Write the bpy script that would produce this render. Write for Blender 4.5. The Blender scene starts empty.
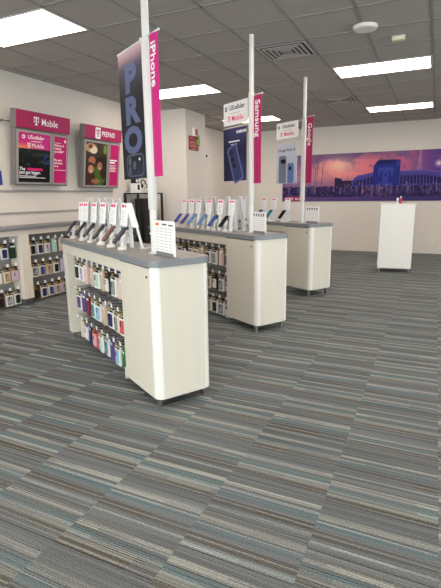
import bpy, bmesh, math, random
import numpy as np
from mathutils import Matrix, Vector
random.seed(7)
C = bpy.context.scene.collection
PI = math.pi

# ------------------------------------------------------------------ colour
def lin(c):
    return tuple(((v/255)/12.92 if v/255 <= .04045 else ((v/255+.055)/1.055)**2.4) for v in c)
def L4(c): return (*lin(c), 1.0)

# --------------------------------------------------------------- materials
MATS = {}
def mat(name, rgb, rough=.5, metal=0., spec=.5, noise=0., nscale=20., bump=0., coat=0.):
    if name in MATS: return MATS[name]
    m = bpy.data.materials.new(name); m.use_nodes = True
    nt = m.node_tree; b = nt.nodes['Principled BSDF']
    b.inputs['Roughness'].default_value = rough; b.inputs['Metallic'].default_value = metal
    b.inputs['Specular IOR Level'].default_value = spec; b.inputs['Coat Weight'].default_value = coat
    b.inputs['Base Color'].default_value = L4(rgb)
    if noise or bump:
        tc = nt.nodes.new('ShaderNodeTexCoord'); n = nt.nodes.new('ShaderNodeTexNoise')
        n.inputs['Scale'].default_value = nscale; n.inputs['Detail'].default_value = 4
        nt.links.new(tc.outputs['Object'], n.inputs['Vector'])
        if noise:
            r = nt.nodes.new('ShaderNodeMapRange')
            r.inputs[1].default_value = .3; r.inputs[2].default_value = .7
            r.inputs[3].default_value = 1-noise; r.inputs[4].default_value = 1+noise
            nt.links.new(n.outputs['Fac'], r.inputs[0])
            x = nt.nodes.new('ShaderNodeVectorMath'); x.operation = 'SCALE'
            x.inputs[0].default_value = lin(rgb); nt.links.new(r.outputs[0], x.inputs['Scale'])
            nt.links.new(x.outputs[0], b.inputs['Base Color'])
        if bump:
            bp = nt.nodes.new('ShaderNodeBump'); bp.inputs['Strength'].default_value = bump; bp.inputs['Distance'].default_value = .002
            nt.links.new(n.outputs['Fac'], bp.inputs['Height']); nt.links.new(bp.outputs[0], b.inputs['Normal'])
    MATS[name] = m; return m

def mat_grain(name, rgb, amt=.03, rough=.38):
    """pale laminate with faint vertical wood grain"""
    m = mat(name, rgb, rough); nt = m.node_tree; b = nt.nodes['Principled BSDF']
    tc = nt.nodes.new('ShaderNodeTexCoord'); mp = nt.nodes.new('ShaderNodeMapping')
    mp.inputs['Scale'].default_value = (45, 45, 1.6)
    n = nt.nodes.new('ShaderNodeTexNoise'); n.inputs['Scale'].default_value = 1.; n.inputs['Detail'].default_value = 5
    r = nt.nodes.new('ShaderNodeMapRange'); r.inputs[1].default_value = .3; r.inputs[2].default_value = .7
    r.inputs[3].default_value = 1-amt; r.inputs[4].default_value = 1+amt
    x = nt.nodes.new('ShaderNodeVectorMath'); x.operation = 'SCALE'; x.inputs[0].default_value = lin(rgb)
    nt.links.new(tc.outputs['Object'], mp.inputs['Vector']); nt.links.new(mp.outputs[0], n.inputs['Vector'])
    nt.links.new(n.outputs['Fac'], r.inputs[0]); nt.links.new(r.outputs[0], x.inputs['Scale'])
    nt.links.new(x.outputs[0], b.inputs['Base Color']); return m

def mat_print(name, rough=.6):
    """printed sheet: the picture is the mesh's own colour attribute"""
    m = mat(name, (255, 255, 255), rough, spec=.25); nt = m.node_tree
    a = nt.nodes.new('ShaderNodeAttribute'); a.attribute_name = 'print'
    nt.links.new(a.outputs['Color'], nt.nodes['Principled BSDF'].inputs['Base Color']); return m

def mat_emit(name, rgb, s):
    m = bpy.data.materials.new(name); m.use_nodes = True; nt = m.node_tree; nt.nodes.clear()
    e = nt.nodes.new('ShaderNodeEmission'); e.inputs[0].default_value = L4(rgb); e.inputs[1].default_value = s
    o = nt.nodes.new('ShaderNodeOutputMaterial'); nt.links.new(e.outputs[0], o.inputs[0]); MATS[name] = m; return m

def mat_glass(name):
    m = bpy.data.materials.new(name); m.use_nodes = True; nt = m.node_tree; nt.nodes.clear()
    t = nt.nodes.new('ShaderNodeBsdfTransparent'); g = nt.nodes.new('ShaderNodeBsdfGlossy'); g.inputs['Roughness'].default_value = .02
    f = nt.nodes.new('ShaderNodeFresnel'); mx = nt.nodes.new('ShaderNodeMixShader'); o = nt.nodes.new('ShaderNodeOutputMaterial')
    t.inputs[0].default_value = (.93, .96, .96, 1)
    nt.links.new(f.outputs[0], mx.inputs[0]); nt.links.new(t.outputs[0], mx.inputs[1]); nt.links.new(g.outputs[0], mx.inputs[2]); nt.links.new(mx.outputs[0], o.inputs[0])
    MATS[name] = m; return m

# ------------------------------------------------------------ mesh helpers
def box(bm, x0, x1, y0, y1, z0, z1, mi=0, bev=0.):
    vs = [bm.verts.new((x, y, z)) for z in (z0, z1) for y in (y0, y1) for x in (x0, x1)]
    fs = [bm.faces.new([vs[i] for i in q]) for q in ((0,2,3,1),(4,5,7,6),(0,1,5,4),(2,6,7,3),(0,4,6,2),(1,3,7,5))]
    for f in fs: f.material_index = mi
    if bev:
        es = list({e for f in fs for e in f.edges})
        r = bmesh.ops.bevel(bm, geom=es, offset=bev, segments=2, profile=.5, affect='EDGES')
        for f in r['faces']: f.material_index = mi
    return vs

def prism(bm, pts, z0, z1, mi=0, mi_top=None, M=None):
    """pts: closed 2D outline (counter-clockwise), extruded z0..z1"""
    lo = [bm.verts.new((p[0], p[1], z0)) for p in pts]; hi = [bm.verts.new((p[0], p[1], z1)) for p in pts]
    n = len(pts); fs = []
    for i in range(n):
        f = bm.faces.new((lo[i], lo[(i+1) % n], hi[(i+1) % n], hi[i])); f.material_index = mi; f.smooth = n > 12; fs.append(f)
    f = bm.faces.new(list(reversed(lo))); f.material_index = mi
    f = bm.faces.new(hi); f.material_index = mi if mi_top is None else mi_top
    if M is not None: bmesh.ops.transform(bm, matrix=M, verts=lo+hi)
    return lo+hi

def rrect(x0, x1, y0, y1, r, seg=8, corners=(1,1,1,1)):
    """rounded rectangle, corners order: (x1,y1),(x0,y1),(x0,y0),(x1,y0)"""
    out = []
    for k, (cx, cy, a0) in enumerate(((x1, y1, 0), (x0, y1, PI/2), (x0, y0, PI), (x1, y0, 1.5*PI))):
        rr = r*corners[k]
        if rr <= 0: out.append((cx, cy)); continue
        sx = -1 if k in (0, 3) else 1; sy = -1 if k in (0, 1) else 1
        for i in range(seg+1):
            a = a0 + i/seg*PI/2
            out.append((cx+sx*rr+rr*math.cos(a), cy+sy*rr+rr*math.sin(a)))
    return out

XZ = Matrix(((1,0,0,0),(0,0,-1,0),(0,1,0,0),(0,0,0,1)))   # outline drawn in x,z ; extrusion goes towards -y

def cyl(bm, p0, p1, r0, r1=None, seg=16, mi=0, smooth=True):
    r1 = r0 if r1 is None else r1
    p0 = Vector(p0); p1 = Vector(p1); d = (p1-p0).normalized()
    u = d.orthogonal().normalized(); v = d.cross(u)
    A = [bm.verts.new(p0+r0*(math.cos(t)*u+math.sin(t)*v)) for t in [2*PI*i/seg for i in range(seg)]]
    B = [bm.verts.new(p1+r1*(math.cos(t)*u+math.sin(t)*v)) for t in [2*PI*i/seg for i in range(seg)]]
    for i in range(seg):
        f = bm.faces.new((A[i], A[(i+1) % seg], B[(i+1) % seg], B[i])); f.smooth = smooth; f.material_index = mi
    bm.faces.new(list(reversed(A))).material_index = mi; bm.faces.new(B).material_index = mi

def lathe(bm, prof, seg=24, c=(0,0,0), mi=0):
    rings = [[bm.verts.new((c[0]+r*math.cos(2*PI*i/seg), c[1]+r*math.sin(2*PI*i/seg), c[2]+z)) for i in range(seg)] for r, z in prof]
    for a, b in zip(rings, rings[1:]):
        for i in range(seg):
            f = bm.faces.new((a[i], a[(i+1) % seg], b[(i+1) % seg], b[i])); f.smooth = True; f.material_index = mi
    bm.faces.new(list(reversed(rings[0]))).material_index = mi; bm.faces.new(rings[-1]).material_index = mi

def strip(bm, pts, w, t, mi=0):
    """flat bar of width w (along x) and thickness t following pts in the y,z plane"""
    n = len(pts); rows = []
    for i, (y, z) in enumerate(pts):
        a = pts[max(0, i-1)]; b = pts[min(n-1, i+1)]
        ty, tz = b[0]-a[0], b[1]-a[1]; l = math.hypot(ty, tz) or 1; ny, nz = -tz/l*t/2, ty/l*t/2
        rows.append([bm.verts.new(q) for q in ((-w/2, y-ny, z-nz), (w/2, y-ny, z-nz), (w/2, y+ny, z+nz), (-w/2, y+ny, z+nz))])
    for a, b in zip(rows, rows[1:]):
        for i in range(4):
            bm.faces.new((a[i], a[(i+1) % 4], b[(i+1) % 4], b[i])).material_index = mi
    bm.faces.new(list(reversed(rows[0]))); bm.faces.new(rows[-1])

def crease(bm):
    for e in bm.edges:
        if len(e.link_faces) != 2 or e.calc_face_angle(0) > .6: e.smooth = False

def obj(name, bm, mats, parent=None, loc=None, rotz=0):
    bmesh.ops.recalc_face_normals(bm, faces=bm.faces); crease(bm)
    me = bpy.data.meshes.new(name); bm.to_mesh(me); bm.free()
    for m in (mats if isinstance(mats, (list, tuple)) else [mats]): me.materials.append(MATS[m])
    o = bpy.data.objects.new(name, me); C.objects.link(o)
    if parent: o.parent = parent
    if loc is not None: o.location = loc
    o.rotation_euler = (0, 0, rotz)
    return o

def thing(name, label, cat, loc=(0,0,0), rotz=0, group=None):
    o = bpy.data.objects.new(name, None); C.objects.link(o); o.empty_display_size = .05
    o.location = loc; o.rotation_euler = (0, 0, rotz); return tag(o, label, cat, group)
def tag(o, label, cat, group=None):
    o['label'] = label; o['category'] = cat
    if group: o['group'] = group
    return o
def struct(name, bm, m):
    o = obj(name, bm, m); o['kind'] = 'structure'; return o
def B(): return bmesh.new()

def dup(root, label=None, loc=None, rotz=None, swap=None):
    """copy of a thing with copies of its parts and sub-parts; swap = {part name: mesh}"""
    r = root.copy(); C.objects.link(r)
    if loc is not None: r.location = loc
    if rotz is not None: r.rotation_euler = (0, 0, rotz)
    if label: r['label'] = label
    for ch in list(root.children):
        c = ch.copy(); C.objects.link(c); c.parent = r
        k = ch.name.split('.')[0]
        if swap and k in swap: c.data = swap[k]
        for g in ch.children:
            d = g.copy(); C.objects.link(d); d.parent = c
    return r

def recolor(me, slot_mats):
    m2 = me.copy()
    for i, n in enumerate(slot_mats): m2.materials[i] = MATS[n]
    return m2

_dg = None
def text_bm(bm, s, size, x, z, y=-.001, align='CENTER', rot=0., ext=.0006, mi=0, bold=0., wx=1., valign='CENTER'):
    """lettering in the x,z plane facing -y"""
    cu = bpy.data.curves.new('t', 'FONT'); cu.body = s; cu.size = size; cu.align_x = align; cu.align_y = valign
    cu.extrude = ext; cu.offset = bold; cu.resolution_u = 3
    o = bpy.data.objects.new('t', cu); C.objects.link(o)
    dg = bpy.context.evaluated_depsgraph_get(); me = bpy.data.meshes.new_from_object(o.evaluated_get(dg))
    M = Matrix.Translation((x, y, z)) @ Matrix.Rotation(-rot, 4, 'Y') @ Matrix.Rotation(PI/2, 4, 'X') @ Matrix.Diagonal((wx, 1, 1, 1))
    me.transform(M); n0 = len(bm.faces); bm.from_mesh(me); bm.faces.ensure_lookup_table()
    for f in bm.faces[n0:]: f.material_index = mi
    bpy.data.objects.remove(o); bpy.data.curves.remove(cu); bpy.data.meshes.remove(me)

def t_logo(bm, cx, cz, h, y=-.001, t=.0008, mi=0):
    """slab T mark with a square either side"""
    k = h/10
    for x0, x1, z0, z1 in ((-4.2,4.2,3.6,5), (-4.2,-3.2,1.2,3.6), (3.2,4.2,1.2,3.6), (-1,1,-4,3.6), (-2.4,2.4,-5,-3.8), (-4.2,-2.4,-1.6,.2), (2.4,4.2,-1.6,.2)):
        box(bm, cx+x0*k, cx+x1*k, y-t, y, cz+z0*k, cz+z1*k, mi)

def star_mark(bm, cx, cz, r, y, mi=0):
    """five-lobed mark with an open centre"""
    for k in range(5):
        a = PI/2+2*PI*k/5; px, pz = cx+r*.62*math.cos(a), cz+r*.62*math.sin(a); M = Matrix.Translation((px, y, pz)) @ Matrix.Rotation(-(a-PI/2), 4, 'Y')
        box_vs = box(bm, -r*.42, r*.42, -.0012, 0, -r*.2, r*.3, mi); bmesh.ops.transform(bm, matrix=M, verts=box_vs)

def bars(bm, rows, y=-.001, t=.0006, mi=0):
    """unreadable fine print as thin bars: rows of (x0,x1,z,height)"""
    for x0, x1, z, h in rows: box(bm, x0, x1, y-t, y, z-h/2, z+h/2, mi)

def paint(name, x0, x1, z0, z1, nx, ny, fn, parent, y=0., m='print_sheet', th=.002):
    """printed sheet in the x,z plane facing -y, fn(u,v)->sRGB, v = 0 at the top"""
    bm = B(); vs = [[bm.verts.new((x0+(x1-x0)*i/nx, y, z1+(z0-z1)*j/ny)) for i in range(nx+1)] for j in range(ny+1)]
    lay = bm.loops.layers.float_color.new('print')
    for j in range(ny):
        for i in range(nx):
            f = bm.faces.new((vs[j][i], vs[j+1][i], vs[j+1][i+1], vs[j][i+1]))
            c = L4([min(255, max(0, q)) for q in fn((i+.5)/nx, (j+.5)/ny)])
            for l in f.loops: l[lay] = c
    me = bpy.data.meshes.new(name)
    # give the sheet its thickness
    edge = [e for e in bm.edges if e.is_boundary]
    r = bmesh.ops.extrude_edge_only(bm, edges=edge)
    nv = [v for v in r['geom'] if isinstance(v, bmesh.types.BMVert)]
    for v in nv: v.co.y += th
    bm.to_mesh(me); bm.free(); me.materials.append(MATS[m])
    o = bpy.data.objects.new(name, me); C.objects.link(o); o.parent = parent; return o

# value noise for the prints
_rs = np.random.RandomState(3); _G = _rs.rand(64, 64)
def vn(x, y):
    xi, yi = math.floor(x), math.floor(y); fx, fy = x-xi, y-yi; fx = fx*fx*(3-2*fx); fy = fy*fy*(3-2*fy)
    g = lambda a, b: _G[a % 64, b % 64]
    return (g(xi,yi)*(1-fx)+g(xi+1,yi)*fx)*(1-fy)+(g(xi,yi+1)*(1-fx)+g(xi+1,yi+1)*fx)*fy
def fbm(x, y): return .5*vn(x,y)+.3*vn(2.1*x+7,2.1*y+3)+.2*vn(4.3*x+1,4.3*y+9)
def mix(a, b, t):
    t = max(0., min(1., t)); return tuple(p+(q-p)*t for p, q in zip(a, b))
def sst(a, b, x):
    t = max(0., min(1., (x-a)/(b-a))); return t*t*(3-2*t)

# --------------------------------------------------------------- palette
mat('wall_paint', (224, 216, 207), .75, noise=.012, nscale=3, bump=.08)
mat('ceiling_tile', (176, 169, 164), .95, noise=.05, nscale=60, bump=.3)
mat('ceiling_bar', (150, 144, 140), .8)
mat_grain('cream_laminate', (216, 209, 194), .022, .42)
mat_grain('cream_wall', (232, 221, 207), .02, .4)
mat('corner_highlight', (234, 232, 224), .3)
mat('top_speckle', (140, 137, 134), .36, noise=.06, nscale=140)
mat('top_edge', (126, 129, 132), .42)
mat('slat_grey', (150, 148, 144), .5)
mat('chrome', (190, 190, 192), .28, 1.)
mat('hook_steel', (150, 150, 152), .35, .8)
mat('dark_metal', (24, 24, 26), .4)
mat('white_plastic', (230, 226, 220), .4)
mat('white_metal', (216, 214, 210), .4)
mat('white_card', (244, 242, 240), .5)
mat('grey_metal', (172, 168, 165), .42, .3)
mat('frame_grey', (124, 118, 115), .5, .2)
mat('magenta', (226, 0, 116), .5)
mat('magenta_dim', (168, 24, 88), .55)
mat('magenta_blade', (196, 24, 118), .6)
mat('offer_pink', (196, 0, 104), .5)
mat('rail_grey', (168, 162, 158), .5)
mat('magenta_deep', (172, 10, 92), .55)
mat('black', (18, 18, 20), .4)
mat('navy', (34, 42, 84), .4)
mat('print_grey', (198, 198, 201), .6)
mat('print_dark', (70, 70, 80), .6)
mat('phone_black', (20, 20, 26), .2)
mat('screen_dark', (14, 16, 28), .08)
mat('yellow', (226, 190, 40), .5)
mat('clear_sheet', (232, 234, 234), .15)
mat('kick_grey', (88, 84, 82), .6)
mat('orange', (236, 110, 40), .5)
mat('sign_red', (150, 22, 34), .5)
mat('green', (120, 176, 40), .5)
mat('white_text', (250, 248, 248), .5)
mat('beige_plastic', (222, 212, 176), .5)
mat('vent_grey', (178, 172, 168), .5)
mat('vent_dark', (26, 24, 23), .8)
mat('blue_sheet', (30, 70, 150), .4)
mat('brown_case', (132, 92, 60), .5)
mat('slate_letter', (84, 94, 130), .6, spec=.3)
mat_print('print_sheet', .65)
mat_emit('light_diffuser', (255, 239, 226), 13.0)
mat_glass('window_glass')

# ------------------------------------------------------------ carpet material
def carpet():
    m = mat('carpet', (120, 118, 116), .95, spec=.1); nt = m.node_tree; N = nt.nodes; LK = nt.links.new; b = N['Principled BSDF']
    def mth(op, *a):
        n = N.new('ShaderNodeMath'); n.operation = op
        for i, v in enumerate(a):
            if isinstance(v, (int, float)): n.inputs[i].default_value = v
            else: LK(v, n.inputs[i])
        return n.outputs[0]
    g = N.new('ShaderNodeNewGeometry'); s = N.new('ShaderNodeSeparateXYZ'); LK(g.outputs['Position'], s.inputs[0])
    x, y = s.outputs[0], s.outputs[1]
    xs = mth('ADD', mth('DIVIDE', mth('ADD', x, 1.35), .49), 12.)      # tile column number, 12 = the column left of x=-.86
    col = mth('FLOOR', xs); fx = mth('FRACT', xs)
    offs = [.07,.2,.13,.02,.24,.10,.17,.05,.22,.12,.19, .041, .007, .254, .208, .03,.15,.23,.09,.18,.06,.21,.11,.02]
    r = N.new('ShaderNodeValToRGB'); r.color_ramp.interpolation = 'CONSTANT'
    el = r.color_ramp.elements
    while len(el) < len(offs): el.new(.5)
    for i, o in enumerate(offs): el[i].position = i/24.; 
    for i, o in enumerate(offs): el[i].color = (o*3, o*3, o*3, 1)
    LK(mth('DIVIDE', mth('ADD', col, .5), 24.), r.inputs[0])
    sp = N.new('ShaderNodeSeparateColor'); LK(r.outputs[0], sp.inputs[0])
    off = mth('DIVIDE', sp.outputs[0], 3.)
    P = .2665
    wob = N.new('ShaderNodeTexNoise'); wob.noise_dimensions = '2D'; wob.inputs['Scale'].default_value = 1.
    cv = N.new('ShaderNodeCombineXYZ'); LK(mth('MULTIPLY', col, 7.3), cv.inputs[0]); LK(mth('MULTIPLY', y, 5.), cv.inputs[1]); LK(cv.outputs[0], wob.inputs[0])
    ragx = N.new('ShaderNodeTexNoise'); ragx.inputs['Scale'].default_value = 130.; LK(g.outputs['Position'], ragx.inputs['Vector'])
    yy = mth('ADD', mth('ADD', y, mth('MULTIPLY', mth('SUBTRACT', wob.outputs[0], .5), .06)), mth('MULTIPLY', mth('SUBTRACT', ragx.outputs[0], .5), .016))
    q = mth('DIVIDE', mth('SUBTRACT', yy, off), P); t = mth('FRACT', q); n = mth('FLOOR', q)
    def wn(a, c):
        w = N.new('ShaderNodeTexWhiteNoise'); w.noise_dimensions = '3D'; v = N.new('ShaderNodeCombineXYZ')
        LK(col, v.inputs[0])
        if isinstance(a, (int, float)): v.inputs[1].default_value = a
        else: LK(a, v.inputs[1])
        v.inputs[2].default_value = c; LK(v.outputs[0], w.inputs[0]); return w.outputs[0]
    def ramp(stops):
        rr = N.new('ShaderNodeValToRGB'); rr.color_ramp.interpolation = 'LINEAR'; e = rr.color_ramp.elements
        pts = []
        for i, (p0, p1, c) in enumerate(stops): pts += [(p0+.010, c), (p1-.010, c)]
        while len(e) < len(pts): e.new(.5)
        for i, (p, c) in enumerate(pts): e[i].position = p
        for i, (p, c) in enumerate(pts): e[i].color = L4(c)
        LK(t, rr.inputs[0]); return rr.outputs[0]
    LIGHT=(153,155,148); GR=(110,114,115); GR2=(103,107,108); DK=(86,84,80); BR=(92,88,78); BG=(132,133,127); CR=(142,150,146); TL=(103,120,122); TL2=(97,114,118); BN=(105,105,102)
    ra = ramp([(0,.06,LIGHT),(.06,.2,GR),(.2,.33,GR2),(.33,.42,GR),(.42,.46,DK),(.46,.495,BG),(.495,.56,BR),(.56,.66,BG),(.66,.74,CR),(.74,.88,TL),(.88,.925,BN),(.925,1.0,LIGHT)])
    rb = ramp([(0,.05,LIGHT),(.05,.10,BN),(.10,.30,GR2),(.30,.36,CR),(.36,.43,GR),(.43,.50,BR),(.50,.53,BG),(.53,.60,DK),(.60,.70,GR),(.70,.82,TL2),(.82,.87,CR),(.87,.93,GR2),(.93,1.0,LIGHT)])
    pick = mth('GREATER_THAN', wn(n, 3.), .62)
    mx = N.new('ShaderNodeMix'); mx.data_type = 'RGBA'; LK(pick, mx.inputs[0]); LK(ra, mx.inputs[6]); LK(rb, mx.inputs[7])
    # fine lines, about 8 mm, stronger in random blocks of the tile
    ln = mth('SINE', mth('MULTIPLY', y, 2*PI/.0105))
    blk = N.new('ShaderNodeTexWhiteNoise'); blk.noise_dimensions = '3D'; v = N.new('ShaderNodeCombineXYZ')
    LK(col, v.inputs[0]); LK(mth('FLOOR', mth('MULTIPLY', fx, 2.3)), v.inputs[1]); LK(mth('FLOOR', mth('MULTIPLY', q, 5.)), v.inputs[2]); LK(v.outputs[0], blk.inputs[0])
    amp = mth('MULTIPLY', mth('POWER', blk.outputs[0], 2.), .42)
    f1 = mth('MULTIPLY', ln, amp)
    # thin line noise along the stripes
    th = N.new('ShaderNodeTexNoise'); th.noise_dimensions = '2D'; th.inputs['Scale'].default_value = 1.; th.inputs['Detail'].default_value = 2
    cv2 = N.new('ShaderNodeCombineXYZ'); LK(mth('ADD', mth('MULTIPLY', col, 11.7), mth('MULTIPLY', x, .4)), cv2.inputs[0]); LK(mth('MULTIPLY', y, 95.), cv2.inputs[1]); LK(cv2.outputs[0], th.inputs[0])
    f2 = mth('MULTIPLY', mth('SUBTRACT', th.outputs[0], .5), 1.5)
    th2 = N.new('ShaderNodeTexNoise'); th2.noise_dimensions = '2D'; th2.inputs['Scale'].default_value = 1.; th2.inputs['Detail'].default_value = 1
    cv3 = N.new('ShaderNodeCombineXYZ'); LK(mth('ADD', mth('MULTIPLY', col, 5.1), mth('MULTIPLY', x, .6)), cv3.inputs[0]); LK(mth('MULTIPLY', y, 42.), cv3.inputs[1]); LK(cv3.outputs[0], th2.inputs[0])
    f2 = mth('ADD', f2, mth('MULTIPLY', mth('SUBTRACT', th2.outputs[0], .5), .55))
    # yarn grain
    gr = N.new('ShaderNodeTexNoise'); gr.inputs['Scale'].default_value = 170.; gr.inputs['Detail'].default_value = 2; LK(g.outputs['Position'], gr.inputs['Vector'])
    f3 = mth('MULTIPLY', mth('SUBTRACT', gr.outputs[0], .5), 1.7)
    tone = mth('MULTIPLY', mth('SUBTRACT', wn(n, 9.), .5), .10)
    k = mth('ADD', mth('ADD', 1., f1), mth('ADD', mth('ADD', f2, f3), tone))
    sc = N.new('ShaderNodeVectorMath'); sc.operation = 'SCALE'; 
    fd = N.new('ShaderNodeMix'); fd.data_type = 'RGBA'; fd.inputs[7].default_value = L4((106,110,112)); LK(mx.outputs[2], fd.inputs[6])
    blk2 = N.new('ShaderNodeTexWhiteNoise'); blk2.noise_dimensions = '3D'; v2 = N.new('ShaderNodeCombineXYZ')
    LK(col, v2.inputs[0]); LK(mth('FLOOR', mth('ADD', mth('MULTIPLY', fx, 2.), wn(n, 5.))), v2.inputs[1]); LK(mth('FLOOR', mth('MULTIPLY', q, 3.)), v2.inputs[2]); LK(v2.outputs[0], blk2.inputs[0])
    LK(mth('MULTIPLY', blk2.outputs[0], .55), fd.inputs[0])
    LK(fd.outputs[2], sc.inputs[0]); LK(k, sc.inputs['Scale'])
    LK(sc.outputs[0], b.inputs['Base Color'])
    bp = N.new('ShaderNodeBump'); bp.inputs['Strength'].default_value = .35; bp.inputs['Distance'].default_value = .003; LK(gr.outputs[0], bp.inputs['Height']); LK(bp.outputs[0], b.inputs['Normal'])
carpet()

# ================================================================= SETTING
XL, XR, YB, YF, ZC = -5.21, 6.2, 11.83, -4.6, 3.04
bm = B(); box(bm, XL-.15, XR+.15, YF-.15, YB+.15, -.1, 0); struct('floor', bm, 'carpet')
bm = B(); box(bm, XL-.15, XR+.15, YF-.15, YB+.15, ZC, ZC+.1); struct('ceiling', bm, 'ceiling_tile')
bm = B(); box(bm, XL-.15, XL, YF-.15, YB+.15, 0, ZC); struct('wall_left', bm, 'wall_paint')
rwins = [(3.4, 6.2)]
bm = B(); ys_ = [YF-.15]+[v for q in rwins for v in q]+[YB+.15]
box(bm, XR, XR+.15, ys_[1], ys_[-2], 0, .12); box(bm, XR, XR+.15, ys_[1], ys_[-2], 2.75, ZC)
for i in range(0, len(ys_), 2): box(bm, XR, XR+.15, ys_[i], ys_[i+1], 0 if i in (0, len(ys_)-2) else .12, ZC if i in (0, len(ys_)-2) else 2.75)
struct('wall_right', bm, 'wall_paint')
for i, (a, c) in enumerate(rwins):
    bm = B()
    for (y0, y1, z0, z1) in ((a, c, .12, .17), (a, c, 2.70, 2.75), (a, a+.05, .17, 2.70), (c-.05, c, .17, 2.70)): box(bm, XR+.05, XR+.11, y0, y1, z0, z1)
    w = struct('window_%d' % (i+5), bm, 'grey_metal')
    bm = B(); box(bm, XR+.078, XR+.085, a+.05, c-.05, .17, 2.70); obj('pane', bm, 'window_glass', w)
bm = B(); box(bm, XL, XR, YB, YB+.15, 0, ZC); struct('wall_back', bm, 'wall_paint')
bm = B(); box(bm, XL, -4.46, 8.03, 8.86, 0, ZC); struct('wall_column', bm, 'wall_paint')
# storefront behind the photographer
wins = [(-4.7, -2.2), (-2.0, .5), (.7, 3.2), (3.4, 5.9)]
bm = B(); box(bm, XL, XR, YF-.15, YF, 0, .12); box(bm, XL, XR, YF-.15, YF, 2.75, ZC)
xs = [XL]+[v for w in wins for v in w]+[XR]
for i in range(0, len(xs), 2): box(bm, xs[i], xs[i+1], YF-.15, YF, .12, 2.75)
struct('wall_front', bm, 'wall_paint')
for i, (a, c) in enumerate(wins):
    bm = B()
    for (x0, x1, z0, z1) in ((a, c, .12, .17), (a, c, 2.70, 2.75), (a, a+.05, .17, 2.70), (c-.05, c, .17, 2.70), ((a+c)/2-.025, (a+c)/2+.025, .17, 2.70)):
        box(bm, x0, x1, YF-.11, YF-.05, z0, z1)
    w = struct('window_%d' % (i+1), bm, 'grey_metal')
    bm = B(); box(bm, a+.05, c-.05, YF-.085, YF-.078, .17, 2.70); obj('pane', bm, 'window_glass', w)

# ceiling grid: 61 cm bars both ways
GX0, GXS, GY0, GYS = -.173, .612, 3.325, .6284
gx = [GX0+GXS*k for k in range(-8, 11)]; gy = [GY0+GYS*k for k in range(-12, 14)]
bm = B()
for X in gx: box(bm, X-.012, X+.012, YF, YB, ZC-.006, ZC+.004)
for Y in gy: box(bm, XL, XR, Y-.012, Y+.012, ZC-.006, ZC+.004)
box(bm, XL, XL+.022, YF, YB, ZC-.006, ZC+.004); box(bm, XL, XR, YB-.022, YB, ZC-.006, ZC+.004)
struct('trim_1', bm, 'ceiling_bar')

# ceiling lights ------------------------------------------------------------
def ceiling_light(x0, y0, label):
    x1 = x0+2*GXS; y1 = y0+GYS
    t = thing('ceiling_light', label, 'ceiling light', ((x0+x1)/2, (y0+y1)/2, ZC), 0, 'fluorescent troffers in the ceiling')
    hx, hy = (x1-x0)/2-.012, (y1-y0)/2-.012
    bm = B()
    for q in ((-hx, hx, -hy, -hy+.022), (-hx, hx, hy-.022, hy), (-hx, -hx+.022, -hy+.022, hy-.022), (hx-.022, hx, -hy+.022, hy-.022)): box(bm, *q, -.012, 0)
    obj('frame', bm, 'white_metal', t)
    bm = B(); box(bm, -hx+.022, hx-.022, -hy+.022, hy-.022, -.008, -.001); obj('diffuser', bm, 'light_diffuser', t)
yl = [GY0+GYS*5*k for k in (0, 1, 2)]
for X, Y, l in ((gx[1], yl[0], 'large bright ceiling light at the upper left, nearest the camera'),
                (gx[1], yl[1], 'bright ceiling light seen between the pink blade sign and the middle pole'),
                (gx[1], yl[2], 'ceiling light partly hidden behind the middle white hanging sign'),
                (gx[6], yl[1], 'bright ceiling light at the upper right, just beyond the round ceiling unit'),
                (gx[6], yl[2], 'farthest bright ceiling light on the right, close to the mural wall'),
                (gx[6], yl[0], 'ceiling light overhead on the right, out of the frame'),
                (gx[11], yl[0], 'ceiling light overhead at the far right, nearest the storefront'),
                (gx[11], yl[1], 'ceiling light at the far right, middle of its row'),
                (gx[11], yl[2], 'ceiling light at the far right, nearest the mural wall'),
                (gx[6], yl[0]-5*GYS, 'ceiling light overhead behind the camera in the middle'),
                (gx[1], yl[0]-5*GYS, 'ceiling light overhead behind the camera on the left'),
                (gx[11], yl[0]-5*GYS, 'ceiling light behind the camera at the far right'),
                (gx[1], yl[0]-10*GYS, 'ceiling light by the storefront on the left'),
                (gx[6], yl[0]-10*GYS, 'ceiling light by the storefront in the middle'),
                (gx[11], yl[0]-10*GYS, 'ceiling light by the storefront on the right')): ceiling_light(X, Y, l)

def vent(x0, y0, label):
    t = thing('ceiling_vent', label, 'air vent', (x0+GXS/2, y0+GYS/2, ZC), 0, 'square air diffusers in the ceiling')
    h = .29; bm = B(); box(bm, -h, h, -h, h, -.004, 0); obj('backing', bm, 'vent_dark', t)
    bm = B()
    for k in range(5):
        a = h-.005-k*.055; w = .030; dz = -.018 if k else -.012
        if a < .05: break
        for q in ((-a, a, -a, -a+w), (-a, a, a-w, a), (-a, -a+w, -a+w, a-w), (a-w, a, -a+w, a-w)): box(bm, *q, dz, dz+.006)
    box(bm, -.05, .05, -.05, .05, -.018, -.012)
    obj('louvre_frame', bm, 'vent_grey', t)
vent(gx[5], GY0+3*GYS, 'square louvred air vent above the middle banner pole, the nearer one')
vent(gx[5], GY0+8*GYS, 'square louvred air vent far back near the mural wall, the farther one')

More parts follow.
